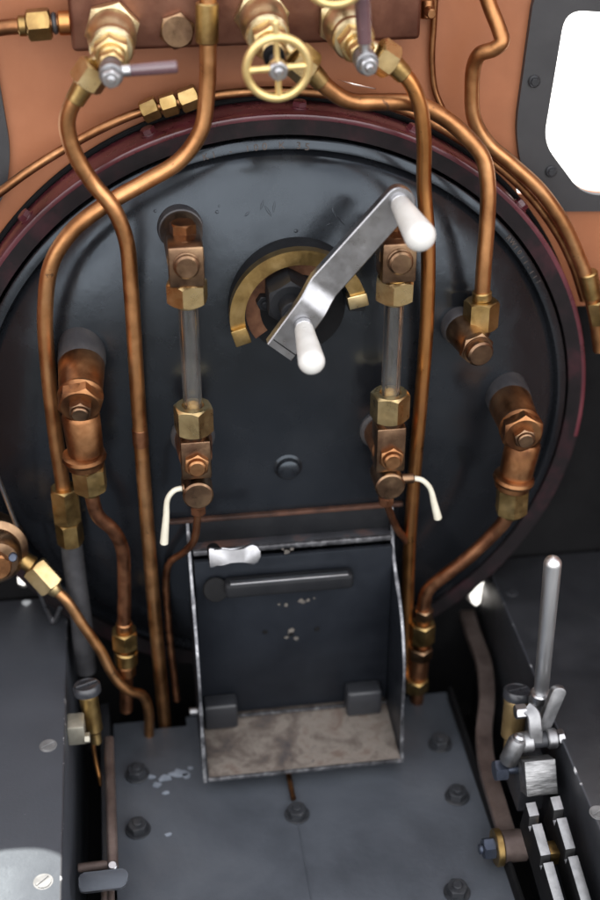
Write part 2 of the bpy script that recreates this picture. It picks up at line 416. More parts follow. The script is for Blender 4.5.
b = MB(); b.box((115,64,-160), (60,72,2), bev=.3); b.build('sun_baffle', 'frame', wall)  # unseen plate added outside to keep sun from entering the right wall gap
for x_ in (-288, 274):
    b = MB(); b.box((x_,-66,75), (2.4,176,468), bev=.4); b.build('side_sheet', 'wall', wall)  # cab sides out of view, put in to block low side sky

# ------------------------------------------------------------------ boiler backhead
bh = thing('boiler_backhead', 'round domed black boiler end plate with maroon rim filling the middle', 'boiler', (CX, 0, CZ))
A0 = V((CX,0,CZ)); nY = V((0,-1,0))     # lathe distance d runs towards the viewer
mb = MB()
mb.lathe(A0, nY, [(-WY-60, RB-14), (-WY-4, RB-14)], 128); mb.build('barrel', 'pit', bh)
mb = MB()
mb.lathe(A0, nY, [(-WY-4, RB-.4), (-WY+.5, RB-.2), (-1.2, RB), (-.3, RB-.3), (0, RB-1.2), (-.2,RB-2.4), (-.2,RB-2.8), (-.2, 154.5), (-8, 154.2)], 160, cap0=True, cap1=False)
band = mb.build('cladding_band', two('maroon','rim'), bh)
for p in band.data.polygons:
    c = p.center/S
    aa = math.degrees(math.atan2(c.z, c.x))                 # lower arc takes the rim material instead of maroon
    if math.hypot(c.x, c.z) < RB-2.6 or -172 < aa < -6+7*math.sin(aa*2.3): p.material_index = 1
mb = MB(); mb.torus((CX, WY-2.6, CZ), Y_, RB+1.0, 1.5, 140, 10); mb.build('gap_shade_ring', 'pit', bh)  # black ring that paints the dark line of the gap at the wall
for (px, py) in ((20,213), (149,134), (421,117), (300,104), (540,190)):
    p = at(px, py, 10); d = V((p.x-CX, 0, p.z-CZ)).normalized()
    b = MB(); q = V((CX,11,CZ))+d*(RB-.3); b.cyl(q, q+d*.8, 4.2, ch=.3); b.hex(q+d*.7, q+d*3.2, 3.0, rot=random.random(), ch=(0,1)); b.build('band_bolt', 'maroon', band)
mb = MB()
prof = [(-9, 152.6), (.4, 152.8), (1.0, 152.2), (1.5, 148.4), (-1.6, 147.0)]
def dome(r): return -1.8+26*max(0, 1-min(1, r/146.8)**3.2)**.68
for i in range(1, 40):
    r_ = 146.6*math.cos(R(90)*i/40)**.55 if i < 20 else 146.6*math.cos(R(90)*20/40)**.55*(40-i)/20; prof.append((dome(r_), r_))
prof += [(24.2, .05)]
mb.lathe(A0, nY, prof, 160)
plate = mb.build('end_plate', 'black_plate', bh, sharp=40)
def psurf(p): return -dome(math.hypot(p[0]-CX, p[2]-CZ))
def atp(px, py):               # point on the domed plate
    Y = -15
    for _ in range(12): Y = psurf(at(px, py, Y))
    return at(px, py, Y)
PY = -23.8                       # plate face
def stud(px, py, r, h, m='black_plate'):
    p = atp(px, py); b = MB()
    b.lathe((p.x,p.y+.6,p.z), nY, [(0, r*1.5), (h*.3, r*1.12), (h*.8, r), (h, r*.7)], 28); b.build('plug', m, bh)
stud(288, 467, 5.4, 5)
for px, py, ln_, a_ in ((262,205,4.5,70),(268,211,6,-60),(274,207,5,80),(247,214,3,40),(334,213,5,-70),(341,220,6,-55),(330,224,4,20),(155,211,1.6,0),(217,212,1.8,0),(219,206,1.2,0),(296,231,2,0)):
    c = atp(px, py); e_ = .6; nn = V((-(dome(math.hypot(c.x+e_-CX, c.z-CZ))-dome(math.hypot(c.x-e_-CX, c.z-CZ)))/(2*e_), -1, -(dome(math.hypot(c.x-CX, c.z+e_-CZ))-dome(math.hypot(c.x-CX, c.z-e_-CZ)))/(2*e_))).normalized()
    u_ = (X_-nn*X_.dot(nn)).normalized(); v_ = nn.cross(u_)
    d_ = u_*math.cos(R(a_))+v_*math.sin(R(a_)); p_ = d_.cross(nn)
    b = MB(); rg_ = []
    for k in range(7):
        t_ = k/6; w_ = (.25+.75*math.sin(math.pi*t_))*(.55 if ln_ > 2.5 else ln_*.45)
        rg_.append([c+d_*(ln_*(t_-.5))+p_*(w_*math.cos(2*math.pi*i/8))+nn*(.45*w_*math.sin(2*math.pi*i/8)) for i in range(8)])
    b.loft(rg_); b.build('scuff', 'black_plate', bh)
# stamped figures along the edge of the plate
def text(s, pos, u, v, size, m, parent, depth=.25, name='stamped_lettering'):
    cu = bpy.data.curves.new('t', 'FONT'); cu.body = s; cu.size = size; cu.extrude = depth/2; cu.align_x = 'CENTER'; cu.align_y = 'CENTER'
    o = bpy.data.objects.new('t', cu); col.objects.link(o)
    dg = bpy.context.evaluated_depsgraph_get(); me = bpy.data.meshes.new_from_object(o.evaluated_get(dg))
    bpy.data.objects.remove(o); bpy.data.curves.remove(cu)
    off = BASE[parent.name]; u, v = V(u).normalized(), V(v).normalized(); w = u.cross(v)
    for vt in me.vertices:
        c = vt.co.copy(); vt.co = (V(pos)+u*c.x+v*c.y+w*c.z-off)*S
    return me
def arc_text(s, a_mid, r, size, pitch, d, skip=()):
    bm = bmesh.new(); n = len(s)
    for i, chv in enumerate(s):
        if chv == ' ': continue
        a = a_mid-(i-(n-1)/2)*pitch/r
        rad = V((math.cos(a),0,math.sin(a))); tang = V((math.sin(a),0,-math.cos(a)))
        me = text(chv, V((CX,-d,CZ))+rad*r+rad*random.uniform(-.4,.4), tang, rad, size*random.uniform(.9,1.05), 'stamp', bh)
        bm.from_mesh(me); bpy.data.meshes.remove(me)
    me = bpy.data.meshes.new('stamped_lettering'); bm.to_mesh(me); bm.free(); me.materials.append(M['stamp'])
    o = bpy.data.objects.new('stamped_lettering', me); col.objects.link(o); o.parent = bh; BASE[o.name] = BASE[bh.name]
def ang(px, py): p = at(px, py, -1.5); return math.atan2(p.z-CZ, p.x-CX)
arc_text('K1 - 100 K 35', ang(256,146), 149.8, 4.6, 3.9, 1.45)
arc_text('RW1011-111', ang(521,262), 150.2, 3.6, 3.3, 1.45)

# ------------------------------------------------------------------ pipes
def nutline(name, parent, A, B, ap, m, rot=0):
    b = MB(); b.hex(A, B, ap, rot=rot); return b.build(name, m, parent)
def collar(name, parent, A, B, r, m, r1=None):
    b = MB(); b.cyl(A, B, r, r1, ch=.6); return b.build(name, m, parent)
def pipe(label, pts, r, m='copper', n=10, name='copper_pipe', group='copper pipes over the boiler end'):
    P = [at(*q) if len(q) == 3 else V(q[:3]) for q in pts]
    t = thing(name, label, 'pipe', P[-1], group)
    b = MB(); b.tube(P, r, 20, n); b.build('tube', m, t)
    return t, P

p1, P = pipe('copper pipe from the left lever valve, crossing in front of another pipe to the floor',
    [(83,86,-29),(73,102,-29),(67,122,-28),(73,150,-27),(92,182,-26),(113,208,-27),(126,240,-27),(131,290,-28),(138,400,-29),(146,510,-29),(155,620,-27),(165,725,-22)], 3.6)
collar('solder_joint', p1, at(139.5,428,-29), at(141,446,-29), 3.9, 'copper_red')
p3, P = pipe('copper pipe curving around the left side behind another pipe to a rubber hose',
    [(208,-12,-12),(208,40,-12),(207,90,-12),(201,130,-13),(180,160,-14),(145,182,-16),(105,205,-19),(73,230,-21),(52,262,-22),(45,310,-22),(49,380,-22),(56,440,-22),(63,487,-22)], 3.7)
collar('sleeve', p3, at(207,2,-12), at(207,43,-12), 4.9, 'brass_dull')
nutline('union_nut', p3, at(64,487,-22), at(68,520,-22), 6.6, 'brass_dull')
nutline('union_nut', p3, at(68,521,-22), at(71,543,-22), 6.0, 'brass_dull', .4)
p4, P = pipe('straight copper pipe falling from the right lever valve past the right gauge glass',
    [(396,66,-26),(410,82,-26),(420,105,-26),(424,140,-25),(424,185,-24),(428,240,-26),(427,320,-28),(421,400,-29),(414,480,-29),(409,560,-27),(405,680,-22)], 3.45, 'copper_hot')
p5, P = pipe('thick copper pipe sweeping from the handwheel valve over the rim to the right elbow',
    [(311,70,-24),(328,88,-22),(350,101,-20),(378,102,-18),(412,103,-16),(440,115,-15),(466,136,-16),(483,158,-18),(488,185,-20),(487,225,-22),(484,265,-24),(482,298,-25)], 3.75)
collar('sleeve', p5, at(482,291,-25), at(482,300,-25), 4.7, 'brass_dull')
p6, P = pipe('copper pipe with an offset kink coming from the top and following the right rim down',
    [(480,-25,8),(490,6,6),(500,32,2),(502,42,0),(494,49,1),(480,54,4),(474,66,7),(472,90,8),(474,118,8),(487,142,7),(512,164,5),(540,190,3),(562,221,2),(578,255,2),(588,282,2),(596,320,2),(600,350,2)], 3.5)
collar('sleeve', p6, at(588,272,2), at(593,297,2), 4.8, 'brass_dull'); nutline('union_nut', p6, at(595,300,2), at(600,322,2), 4.6, 'brass_dull')
p7, P = pipe('thin copper pipe hugging the maroon rim behind the thicker pipes',
    [(-30,215,10),(0,192,12),(30,170,13),(62,150,14),(100,129,14),(137,113,14),(170,104,14),(205,97,14),(245,92,14),(290,91,14),(335,95,14),(385,104,14),(430,122,13),(470,146,12),(505,172,10),(535,202,9),(560,238,8),(574,268,8),(584,300,8)], 2.15, 'copper_dark')
for a, c, ap in (((142,113),(158,106),4.6),((161,107),(177,102),4.6),((180,102),(198,95),4.8)):
    nutline('union_nut', p7, at(*a,13), at(*c,13), ap, 'brass_dull')
p8, P = pipe('very thin copper line running down the brown wall right of the manifold',
    [(436,-20,22),(434,20,22),(432,60,22),(435,90,21.5),(443,110,20)], 1.5, 'copper_dark')
p10h, P = pipe('short copper pipe entering the brown manifold from the left edge',
    [(-14,30,6),(8,27,6),(22,26,6),(72,22,6)], 3.4, 'copper_dark')
nutline('union_nut', p10h, at(27,25.5,6), at(51,23.5,6), 6.0, 'brass_dull')
collar('sleeve', p10h, at(52,23.5,6), at(57,23,6), 4.6, 'boss'); collar('sleeve', p10h, at(58,23,6), at(71,22.5,6), 5.2, 'copper_hot')
collar('sleeve', p10h, at(18,26,6), at(27,25.5,6), 4.4, 'brass_dull')

hose = thing('rubber_hose', 'grey rubber hose hanging below the left curved copper pipe', 'hose', at(86,670,-22))
b = MB(); b.tube([at(71,540,-22), at(75,575,-22), at(80,610,-22), at(86,670,-22)], 5.6); b.build('tube', 'rubber', hose)

# ------------------------------------------------------------------ manifold
zl = at(72,53,0).z; zr = at(421,40,0).z; xl, xr = at(72,50,0).x, at(421,30,0).x; zb = (zl+zr)/2
man = thing('steam_manifold', 'brown bronze manifold block carrying the brass valves on the cab wall', 'manifold', (xl, 22, zb))
mb = MB(); mb.box(((xl+xr)/2, 11, zb+24), (xr-xl, 22, 48), bev=2.2, seg=3); mb.build('block', 'manifold', man)
p = at(177,30,-1); mb = MB(); mb.hex((p.x,.3,p.z), (p.x,-4.2,p.z), 6.9, rot=.3, ch=(0,1)); mb.build('hex_plug', 'bronze', man)
p = at(428,10,20); mb = MB(); mb.cyl((p.x,22,p.z), (p.x,12,p.z), 2.2); mb.cyl((p.x,22,p.z+4), (p.x,20,p.z-4), 3.2); mb.build('stud', 'copper_dark', man)

# ------------------------------------------------------------------ valves
def valve_body(t, A, T, rot=.2):
    """cast body from manifold face A to spindle end T"""
    ax = T-A; L = ax.length; w = ax.normalized(); q = lambda f: A+w*(L*f)
    b = MB(); b.hex(A-w*.6, q(.085), 10.4, rot=rot); b.build('base_hex', 'brass_cast', t)
    b = MB(); b.lathe(q(.09), w, [(0,9.6),(1,10.2),(L*.14,10.3),(L*.22,9.6),(L*.25,8.6),(L*.27,8.6),(L*.28,9.2),(L*.34,9.2),(L*.36,8.4),(L*.37,6.5)], 44)
    b.build('body', 'brass_cast', t)
    b = MB(); b.hex(q(.43), q(.60), 6.7, rot=rot+.4); b.cyl(q(.60), q(.66), 5.4); b.hex(q(.655), q(.76), 4.6, rot=rot+.1); b.build('gland_nut', 'brass', t)
    b = MB(); b.cyl(q(.74), q(.97), 2.2); b.build('spindle', 'boss', t)
    return q, w, L
def end_nut(t, q, f0, f1, w, ap=3.3):
    b = MB(); b.hex(q(f0), q(f1), ap, rot=.3); b.cyl(q(f1)-w*.3, q(f1)+w*1.6, 1.7, ch=.5); b.build('end_nut', 'steel', t)
def outlet(t, O, E, q0, q1, ap, m='brass'):
    """side outlet: stub from O, nut E0->E1, collar to the pipe"""
    b = MB(); b.cyl(O, E, 4.2); b.build('outlet_stub', 'brass_cast', t)
    b = MB(); b.hex(E, q0, ap, rot=.5); b.build('outlet_nut', m, t)
    b = MB(); b.cyl(q0-(q1-q0)*.05, q1, 4.6, 4.1, ch=.5); b.build('outlet_collar', 'brass_dull', t)
def lever_hub(t, q, w, f0, f1, d, grip_len, m_grip, r=2.6, r_end=None):
    h0, h1 = q(f0), q(f1)
    b = MB(); b.cyl(h0, h1, 4.8, ch=.6); b.build('lever_hub', 'steel_dull', t)
    d = (d-w*d.dot(w)).normalized() if True else d
    c = lerp(h0, h1, .5)
    b = MB(); b.cyl(c+d*3.5, c+d*8, 2.4); b.build('lever_stem', 'steel', t)
    b = MB(); e = c+d*(8+grip_len)
    b.lathe(c+d*7.4, d, [(0,1.9),(.5,r*.92),(grip_len*.5,r),(grip_len-.6,r_end or r),(grip_len,(r_end or r)-.5)], 28); g_ = b.build('lever_grip', m_grip, t)
    return e, d
v1 = thing('steam_valve', 'brass valve at upper left with purple brown lever handle pointing right', 'valve', at(112,30,0), 'lever valves on the manifold')
A, T = at(112,27,0), at(111,79,-56)
q, w, L = valve_body(v1, A, T)
lever_hub(v1, q, w, .80, .95, at(172,73,-56)-q(.88), 19, 'grip')
end_nut(v1, q, .95, 1.02, w)
outlet(v1, at(104,50,-22), at(97,66,-29), at(84,85,-29), at(74,102,-29), 6.6)
v3 = thing('steam_valve', 'brass valve right of the handwheel with purple brown lever handle pointing straight up', 'valve', at(345,24,0), 'lever valves on the manifold')
A, T = at(343,20,0), at(369,67,-52)
q, w, L = valve_body(v3, A, T, .5)
e, d = lever_hub(v3, q, w, .80, .95, at(366,8,-54)-at(368,60,-50), 19.5, 'grip', 3.2)
b = MB(); b.lathe(e-d*.2, d, [(0,3.2),(1.2,3.1),(2.0,2.2)], 28); b.build('grip_cap', 'steel', v3)
end_nut(v3, q, .95, 1.02, w)
outlet(v3, at(360,45,-24), at(376,52,-26), at(393,64,-26), at(405,76,-26), 6.6)
def wheel(t, q, w, L, tip, R0=12.4, rot=0, peg=True, hint=None):
    c = tip; u, v, ww = frame_of(w, (0,0,1))
    b = MB(); b.torus(c, w, R0, 1.75, 72, 16)
    for k in range(4):
        a = rot+k*math.pi/2; d = u*math.cos(a)+v*math.sin(a)
        e = R0+(7.0 if peg and k == 1 else -.4)
        b.lathe(c+d*2.2, d, [(0,1.5),(2,1.25),(R0*.6,1.1),(e-3.4,1.4),(e-2.8,1.3),(e-2.2,.8)] if peg and k == 1 else [(0,1.6),(R0*.4,1.2),(e-2.2,1.5)], 16)
    b.cyl(c-w*1.6, c+w*1.4, 3.6, ch=.5); b.build('handwheel', 'brass_paint', t)
    b = MB(); b.hex(c+w*1.3, c+w*4.2, 3.5, rot=.35, ch=(0,1)); b.cyl(c+w*4.0, c+w*5.8, 1.8, ch=.6); b.build('end_nut', 'steel', t)
v2 = thing('wheel_valve', 'brass valve with whole four spoke handwheel left of the upright lever', 'valve', at(262,18,0), 'handwheel valves on the manifold')
A, T = at(261,14,0), at(277.5,68,-58)
q, w, L = valve_body(v2, A, T, .1)
wheel(v2, q, w, L, T, rot=.05)
b = MB(); b.cyl(q(.76), q(.84), 4.4); b.build('packing_ring', 'pit', v2)
outlet(v2, at(281,44,-20), at(293,56,-24), at(311,71,-24), at(322,83,-23), 6.8)
v4 = thing('wheel_valve', 'brass handwheel valve whose rim just dips in at the top edge of the photo', 'valve', at(322,-70,0), 'handwheel valves on the manifold')
A, T = at(322,-85,0), at(336,-27,-58)
q, w, L = valve_body(v4, A, T, .1); wheel(v4, q, w, L, T, rot=.6, peg=False)

# ------------------------------------------------------------------ water gauges
def gauge(label, bt, bb, gx, side, hpts, dpts):
    GY = -43.0
    x = at(*gx, GY).x
    Zp = lambda py: zpy(x, GY, py)
    t = thing('water_gauge', label, 'gauge', (x, PY, Zp(500)), 'water gauge glasses on the boiler plate')
    # top fitting
    zt = zpy(x, -52, bt[1])
    s0 = psurf((x,0,zt)); b = MB(); b.lathe((x,s0+8,zt), nY, [(0,11.2),(6,11.0),(8.4,10.4),(9.0,9.2)], 44); b.build('boss', 'boss', t)
    b = MB(); b.lathe((x,s0+1.0,zt), nY, [(0,9.4),(1.0,9.8),(5,9.5),(10,8.6),(abs(GY)+3+s0,8.2)], 44); b.build('top_arm', 'bronze', t)
    b = MB(); b.box((x,GY,zt-1.5), (15.4,15.4,19), bev=1.0); b.build('top_block', 'bronze', t)
    b = MB(); b.cyl((x,GY-7.5,zt), (x,GY-9.0,zt), 5.9); b.cyl((x,GY-8.8,zt), (x,GY-11.6,zt), 5.4, ch=.9); b.build('plug', 'bronze', t)
    b = MB(); b.hex((x,GY+10.5,zt+7.2), (x,GY+10.5,zt+12.2), 5.2, rot=.2, ch=(0,1)); b.build('top_plug', 'copper_dark', t)
    z0, z1 = Zp(gx[1]-11), Zp(gx[1]+11)
    b = MB(); b.cyl((x,GY,zt-10), (x,GY,z0-.5), 6.6); b.hex((x,GY,z0), (x,GY,z1), 8.3, rot=.25); b.cyl((x,GY,z1+.3),(x,GY,z1-1.6), 6.0); b.build('gland_nut', 'brass', t)
    # bottom
    zb0, zb1 = Zp(bb[0]-13), Zp(bb[0]+13)
    zbp = zpy(x, -53, bb[1])
    b = MB(); s0 = psurf((x,0,zbp)); b.lathe((x,s0+3,zbp), nY, [(0,11.0),(5.0,10.8),(6.6,9.6)], 40); b.build('boss', 'boss', t)
    b = MB(); b.lathe((x,s0-3.4,zbp), nY, [(0,8.8),(1.0,9.2),(abs(GY)-3+s0,8.0)], 40); b.build('bottom_arm', 'copper_red', t)
    b = MB(); b.hex((x,GY,zb1), (x,GY,zb0), 8.3, rot=.2, hole=5.2); b.build('gland_nut', 'brass', t)
    b = MB(); b.lathe((x,GY,zb1+1), (0,0,-1), [(0,7.4),(2.6,7.2),(4,6.4),(6,6.6)], 36)
    b.box((x,GY,(zb1-2+zbp-9)/2), (14.2,14.2,zb1-2-(zbp-9)), bev=.9); b.build('bottom_block', 'bronze', t)
    b = MB(); b.hex((x,GY-6.8,zbp), (x,GY-10.2,zbp), 5.4, rot=.4, ch=(0,1)); b.cyl((x,GY-10,zbp), (x,GY-12.6,zbp), 4.3, ch=.8); b.build('plug', 'copper_dark', t)
    zd = zpy(x, -50, bb[2])
    b = MB(); b.cyl((x,GY+7,zd), (x,GY-9.5,zd), 7.4, ch=.8); dr = b.build('cock_drum', 'bronze', t)
    P = [at(*p_) for p_ in hpts]
    b = MB(); b.cyl(V((x+side*6, P[0].y, P[0].z)), P[0]+V((side*1.0,0,0)), 2.6); b.build('handle_boss', 'bronze', t)
    b = MB(); b.tube(P, lambda s_: 1.35+.75*max(0, (s_-.55)/.45), 14); b.build('drain_handle', 'handle_white', t)
    b = MB(); b.cyl((x,GY,zd-6), (x,GY,zd-12), 3.4); b.hex((x,GY,zd-11.5), (x,GY,zd-16), 3.5); b.build('drain_nut', 'copper_red', t)
    D = [V((x,GY,zd-14))]+[at(*p_) for p_ in dpts]
    b = MB(); b.tube(D, 1.9, 14); b.build('drain_pipe', 'copper_red', t)
    # glass
    gz0, gz1 = zb1+3, z1+4
    b = MB(); sg = 40
    ro, ri = 4.5, 3.0
    rr = lambda r, z: [V((x+r*math.cos(2*math.pi*i/sg), GY+r*math.sin(2*math.pi*i/sg), z)) for i in range(sg)]
    b.loft([rr(ro,gz0), rr(ro,gz1), rr(ri,gz1), rr(ri,gz0)], closed=True); b.build('glass_tube', 'tube_glass', t)
    b = MB(); b.lathe((x,GY,gz0), Z_, [(0,4.9),(3.2,4.9)], 32); b.build('packing_ring', 'pit', t)
    return t
gauge('left water gauge, its white drain handle bent to the left', (187,266), (418,467,494), (187,291), -1,
      [(184,488,-48),(175,490,-48),(168,498,-48),(166,518,-48),(164,543,-48)],
      [(194,540,-38),(184,552,-32),(170,562,-26),(166,580,-22),(169,630,-22),(177,700,-22)])
gauge('right water gauge partly behind the lever, its white drain handle bent to the right', (404,262), (405,460,485), (395,288), 1,
      [(412,478,-48),(422,480,-48),(430,488,-48),(434,502,-48),(438,518,-48)],
      [(396,527,-34),(407,542,-28),(411,552,-25),(410,590,-24),(407,680,-24)])

# ------------------------------------------------------------------ check valves with their feed pipes
def check_valve(label, base, cap, fl, n0, n1, capr=.2):
    A = atp(*base); E = at(*cap, -53)
    t = thing('check_valve', label, 'valve', A, 'copper check valves on the boiler plate')
    ax = (E-A); L = ax.length; w = ax.normalized(); q = lambda d: A+w*d
    b = MB(); b.lathe(A-w*9, w, [(0,11.4),(16.5,11.2),(18.5,10.8)], 44); b.build('boss', 'boss', t)
    b = MB(); b.lathe(q(9), w, [(0,10.4),(1.0,10.9),(10,10.4),(L-16,9.8),(L-12,9.4)], 44); b.build('arm', 'copper_dark', t)
    b = MB(); b.lathe(q(L-9), w, [(0,10.4),(1.2,10.6),(3,9.6)], 40); b.hex(q(L-6.5), q(L-.5), 9.3, rot=capr, ch=(0,1)); b.build('hex_cap', 'copper_dark', t)
    b = MB(); b.hex(q(L-.8), q(L+3.4), 4.8, rot=capr+.2, ch=(0,1)); b.cyl(q(L+3.2), q(L+5.0), 4.0, ch=.8); b.build('cap_bolt', 'bronze', t)
    Yb = -42
    top = at(cap[0], cap[1]+4, Yb); Fp = at(*fl, Yb-1); N0 = at(*n0, Yb); N1 = at(*n1, Yb)
    dn = (N0-top).normalized()
    b = MB(); b.lathe(top, dn, [(0,8.0),(2,9.0),((Fp-top).length-2,8.4),((Fp-top).length,8.4)], 40)
    b.lathe(Fp-dn*2, dn, [(0,8.6),(.7,10.2),(2.4,10.6),(4.0,10.0),(4.6,9.0),(7.0,8.9),(8.0,7.8)], 44); b.build('body', 'copper_dark', t)
    b = MB(); b.hex(N0, N1, 7.4, rot=.1); b.cyl(N1-dn*.3, N1+dn*3, 5.4, 4.6); b.build('union_nut', 'brass_dull', t)
    return t
check_valve('copper check valve at left with hex cap, above a bent pipe', (82,352), (80,408), (84,456), (88,466), (91,489))
check_valve('copper check valve at right with hex cap, leaning over a slanting pipe', (506,393), (524,436), (514,478), (513,486), (511,512), .5)
p9, P = pipe('bent copper pipe below the left check valve ending in brass unions',
    [(91,488,-42),(93,502,-41),(98,516,-40),(113,530,-37),(122,548,-34),(124,575,-32),(124,635,-30),(126,675,-29),(126,710,-29)], 3.5, 'copper_red')
collar('sleeve', p9, at(124,622,-30), at(124,633,-30), 4.4, 'copper_dark')
nutline('union_nut', p9, at(124,630,-30), at(125,646,-30), 6.4, 'brass_dull')
collar('sleeve', p9, at(126,650,-30), at(126,663,-30), 6.2, 'brass_dull'); collar('sleeve', p9, at(126,664,-30), at(127,674,-30), 5.0, 'copper_dark')
p11, P = pipe('slanting copper pipe below the right check valve running down to stacked unions',
    [(510,508,-42),(505,520,-41),(492,535,-38),(465,560,-34),(440,579,-30),(428,590,-28),(424,603,-27),(423,640,-26),(416,710,-25)], 3.7, 'copper_red')
for (a, c, ap, mm) in (((424,608),(423,618),4.8,'bronze'),((423,622),(422,640),6.2,'brass_dull'),((421,646),(420,656),6.0,'bronze'),((417,677),(416,688),6.2,'brass_dull')):
    nutline('union_nut', p11, at(*a,-27), at(*c,-26), ap, mm)
collar('sleeve', p11, at(420,656,-26), at(418,678,-26), 5.2, 'copper_red')

# right elbow where the thick pipe ends
el = thing('pipe_elbow', 'small bronze elbow on the plate at the end of the thick pipe', 'fitting', at(455,326,PY))
A = atp(458,325); E = at(480,353,-44); w = (E-A).normalized(); L = (E-A).length
b = MB(); b.lathe(A-w*7, w, [(0,9.2),(11,9.0),(12,8.4)], 40); b.build('boss', 'boss', el)
b = MB(); b.lathe(A+w*4, w, [(0,8.4),(L*.3,8.0),(L*.55,7.6),(L-6,7.2)], 40); b.build('body', 'bronze', el)
b = MB(); b.hex(A+w*(L-6.3), A+w*(L-2.6), 7.4, rot=.3, ch=(1,1)); b.cyl(A+w*(L-2.8), A+w*(L+2), 6.4, ch=.9); b.build('hex_cap', 'bronze', el)
B0 = at(474,340,-27)
b = MB(); b.cyl(B0, at(480,326,-26), 6.0); b.build('neck', 'bronze', el)
b = MB(); b.hex(at(480,328,-26), at(482,300,-25), 7.4, rot=.2); b.build('union_nut', 'brass_dull', el)

# ------------------------------------------------------------------ regulator
rc = V((-2.35, -30, 35.3)); RO = 32.0
rg = thing('regulator_handle', 'steel regulator lever with two white grips on brass quadrant', 'handle', (rc.x, PY, rc.z))
def ringpart(b, Y0, Y1, r0, r1, a0=0, a1=2*math.pi, n=72, tilt=0):
    rings = []
    for i in range(n+1):
        a = a0+(a1-a0)*i/n; d = V((math.cos(a),0,math.sin(a)))
        rings.append([V((rc.x,Y0,rc.z))+d*r0, V((rc.x,Y0,rc.z))+d*r1, V((rc.x,Y1,rc.z))+d*r1, V((rc.x,Y1,rc.z))+d*r0])
    if abs(a1-a0-2*math.pi) < 1e-5: b.loft(rings[:-1], closed=True)
    else: b.loft(rings)
b = MB(); ringpart(b, PY+9, -27.9, 24.4, 32.0, R(-4), R(202)); b.build('boss', 'soot', rg)
b = MB(); ringpart(b, PY+6, -25.6, 16.0, 24.3, R(40), R(216)); b.build('liner', 'liner_brown', rg)
b = MB(); b.lathe((rc.x,PY-.6,rc.z), nY, [(-2,23.2),(1.0,22.8),(1.4,12),(3,9.5),(8,8.5),(8.5,7.5)], 48); b.build('stuffing_box', 'pit', rg)
b = MB(); ringpart(b, -27.4, -32.6, 25.2, 32.2, R(10), R(199)); b.build('quadrant', 'brass_dull', rg)
d = V((math.cos(R(197)),0,math.sin(R(197)))); u_ = V((-d.z,0,d.x))
b = MB(); b.box(V((rc.x,-32.8,rc.z))+d*28.6, (7.6,4.6,8.5), (d, Y_, u_), bev=.5); b.build('stop_block', 'brass_dull', rg)
d = V((math.cos(R(12)),0,math.sin(R(12)))); u_ = V((-d.z,0,d.x))
b = MB(); b.box(V((rc.x,-31.0,rc.z))+d*28, (9.4,6.2,6.5), (d, Y_, u_), bev=.5); b.build('stop_block', 'brass', rg)
for k in range(3):
    a = R(40+120*k); q_ = V((rc.x+16.5*math.cos(a), PY-.5, rc.z+16.5*math.sin(a)))
    b = MB(); b.hex(q_, q_-Y_*6, 3.4, rot=k, ch=(0,1)); b.cyl(q_-Y_*5.8, q_-Y_*8, 1.8); b.build('stud_nut', 'soot', rg)
hub = at(290,303,-42)
b = MB(); b.hex((hub.x,-26,hub.z), (hub.x,-44,hub.z), 9.6, rot=.5); b.cyl((hub.x,-43,hub.z), (hub.x,-53.5,hub.z), 5.6); b.build('spindle_hub', 'soot', rg)
# lever: flat bar with a joggle; upper limb at -52, lower limb at -60
U0, U1 = at(400,199,-52), at(324,284,-52); L0, L1 = at(309.5,309,-56), at(279,350,-56)
ax = (U0-U1); ax.y = 0; ax.normalize(); sd = V((-ax.z,0,ax.x))
pts3 = [U0+ax*.0, U1, L0, L1]
b = MB(); hw, th = 7.2, 5.4
def lever_ring(p, hw, dy=0):
    return [p+sd*hw+V((0,-th/2+.5,0)), p+sd*(hw-.5)+V((0,-th/2,0)), p-sd*(hw-.5)+V((0,-th/2,0)), p-sd*hw+V((0,-th/2+.5,0)),
            p-sd*hw+V((0,th/2-.5,0)), p-sd*(hw-.5)+V((0,th/2,0)), p+sd*(hw-.5)+V((0,th/2,0)), p+sd*hw+V((0,th/2-.5,0))]
rings = []
for k in range(9):          # rounded top end
    a = R(88)*(1-k/8); rings.append(lever_ring(U0+ax*(hw*.75*math.sin(a)), hw*.15+hw*.78*math.cos(a) if k < 8 else hw*.94))
for k in range(1, 8): rings.append(lever_ring(lerp(U0, U1, k/8), hw*(.94+.06*k/8)))
def smooth(t): return t*t*(3-2*t)
NN = 14
for k in range(NN+1):
    t = k/NN; p = lerp(U1, L0, t); p.y = U1.y+(L0.y-U1.y)*smooth(t); rings.append(lever_ring(p, hw))
for k in range(1, 5): rings.append(lever_ring(lerp(L0, L1, k/4), hw))
b.loft(rings); b.build('lever', 'steel_brushed', rg, sharp=28)
# split line at the foot of the lever
f0 = L1+V((0,-th/2-.02,0)); b = MB(); b.box(f0+ax*3.4+V((0,.1,0)), (.45,.5,13.0), (ax, Y_, sd), bev=0); b.build('clamp_slot', 'pit', rg)
def grip(A, E, r0, r1, n=10):
    w = (E-A).normalized(); L = (E-A).length
    pr = [(0,r0*.8),(.6,r0),(L*.35,r0+(r1-r0)*.42),(L-r1*.9,r1)]
    for k in range(1, n+1):
        a = R(90)*k/n; pr.append((L-r1*.9+r1*.9*math.sin(a), max(r1*math.cos(a), .02)))
    b = MB(); b.lathe(A, w, pr, 40); b.build('grip', 'white', rg, sharp=50)
    b = MB(); b.cyl(A+w*-3.5, A+w*.2, r0*.95); b.build('grip_collar', 'steel', rg)
grip(at(400,204,-56.5), at(424.5,243,-90), 4.2, 6.6)
grip(at(304,329,-62), at(313,368,-94), 4.2, 5.8)

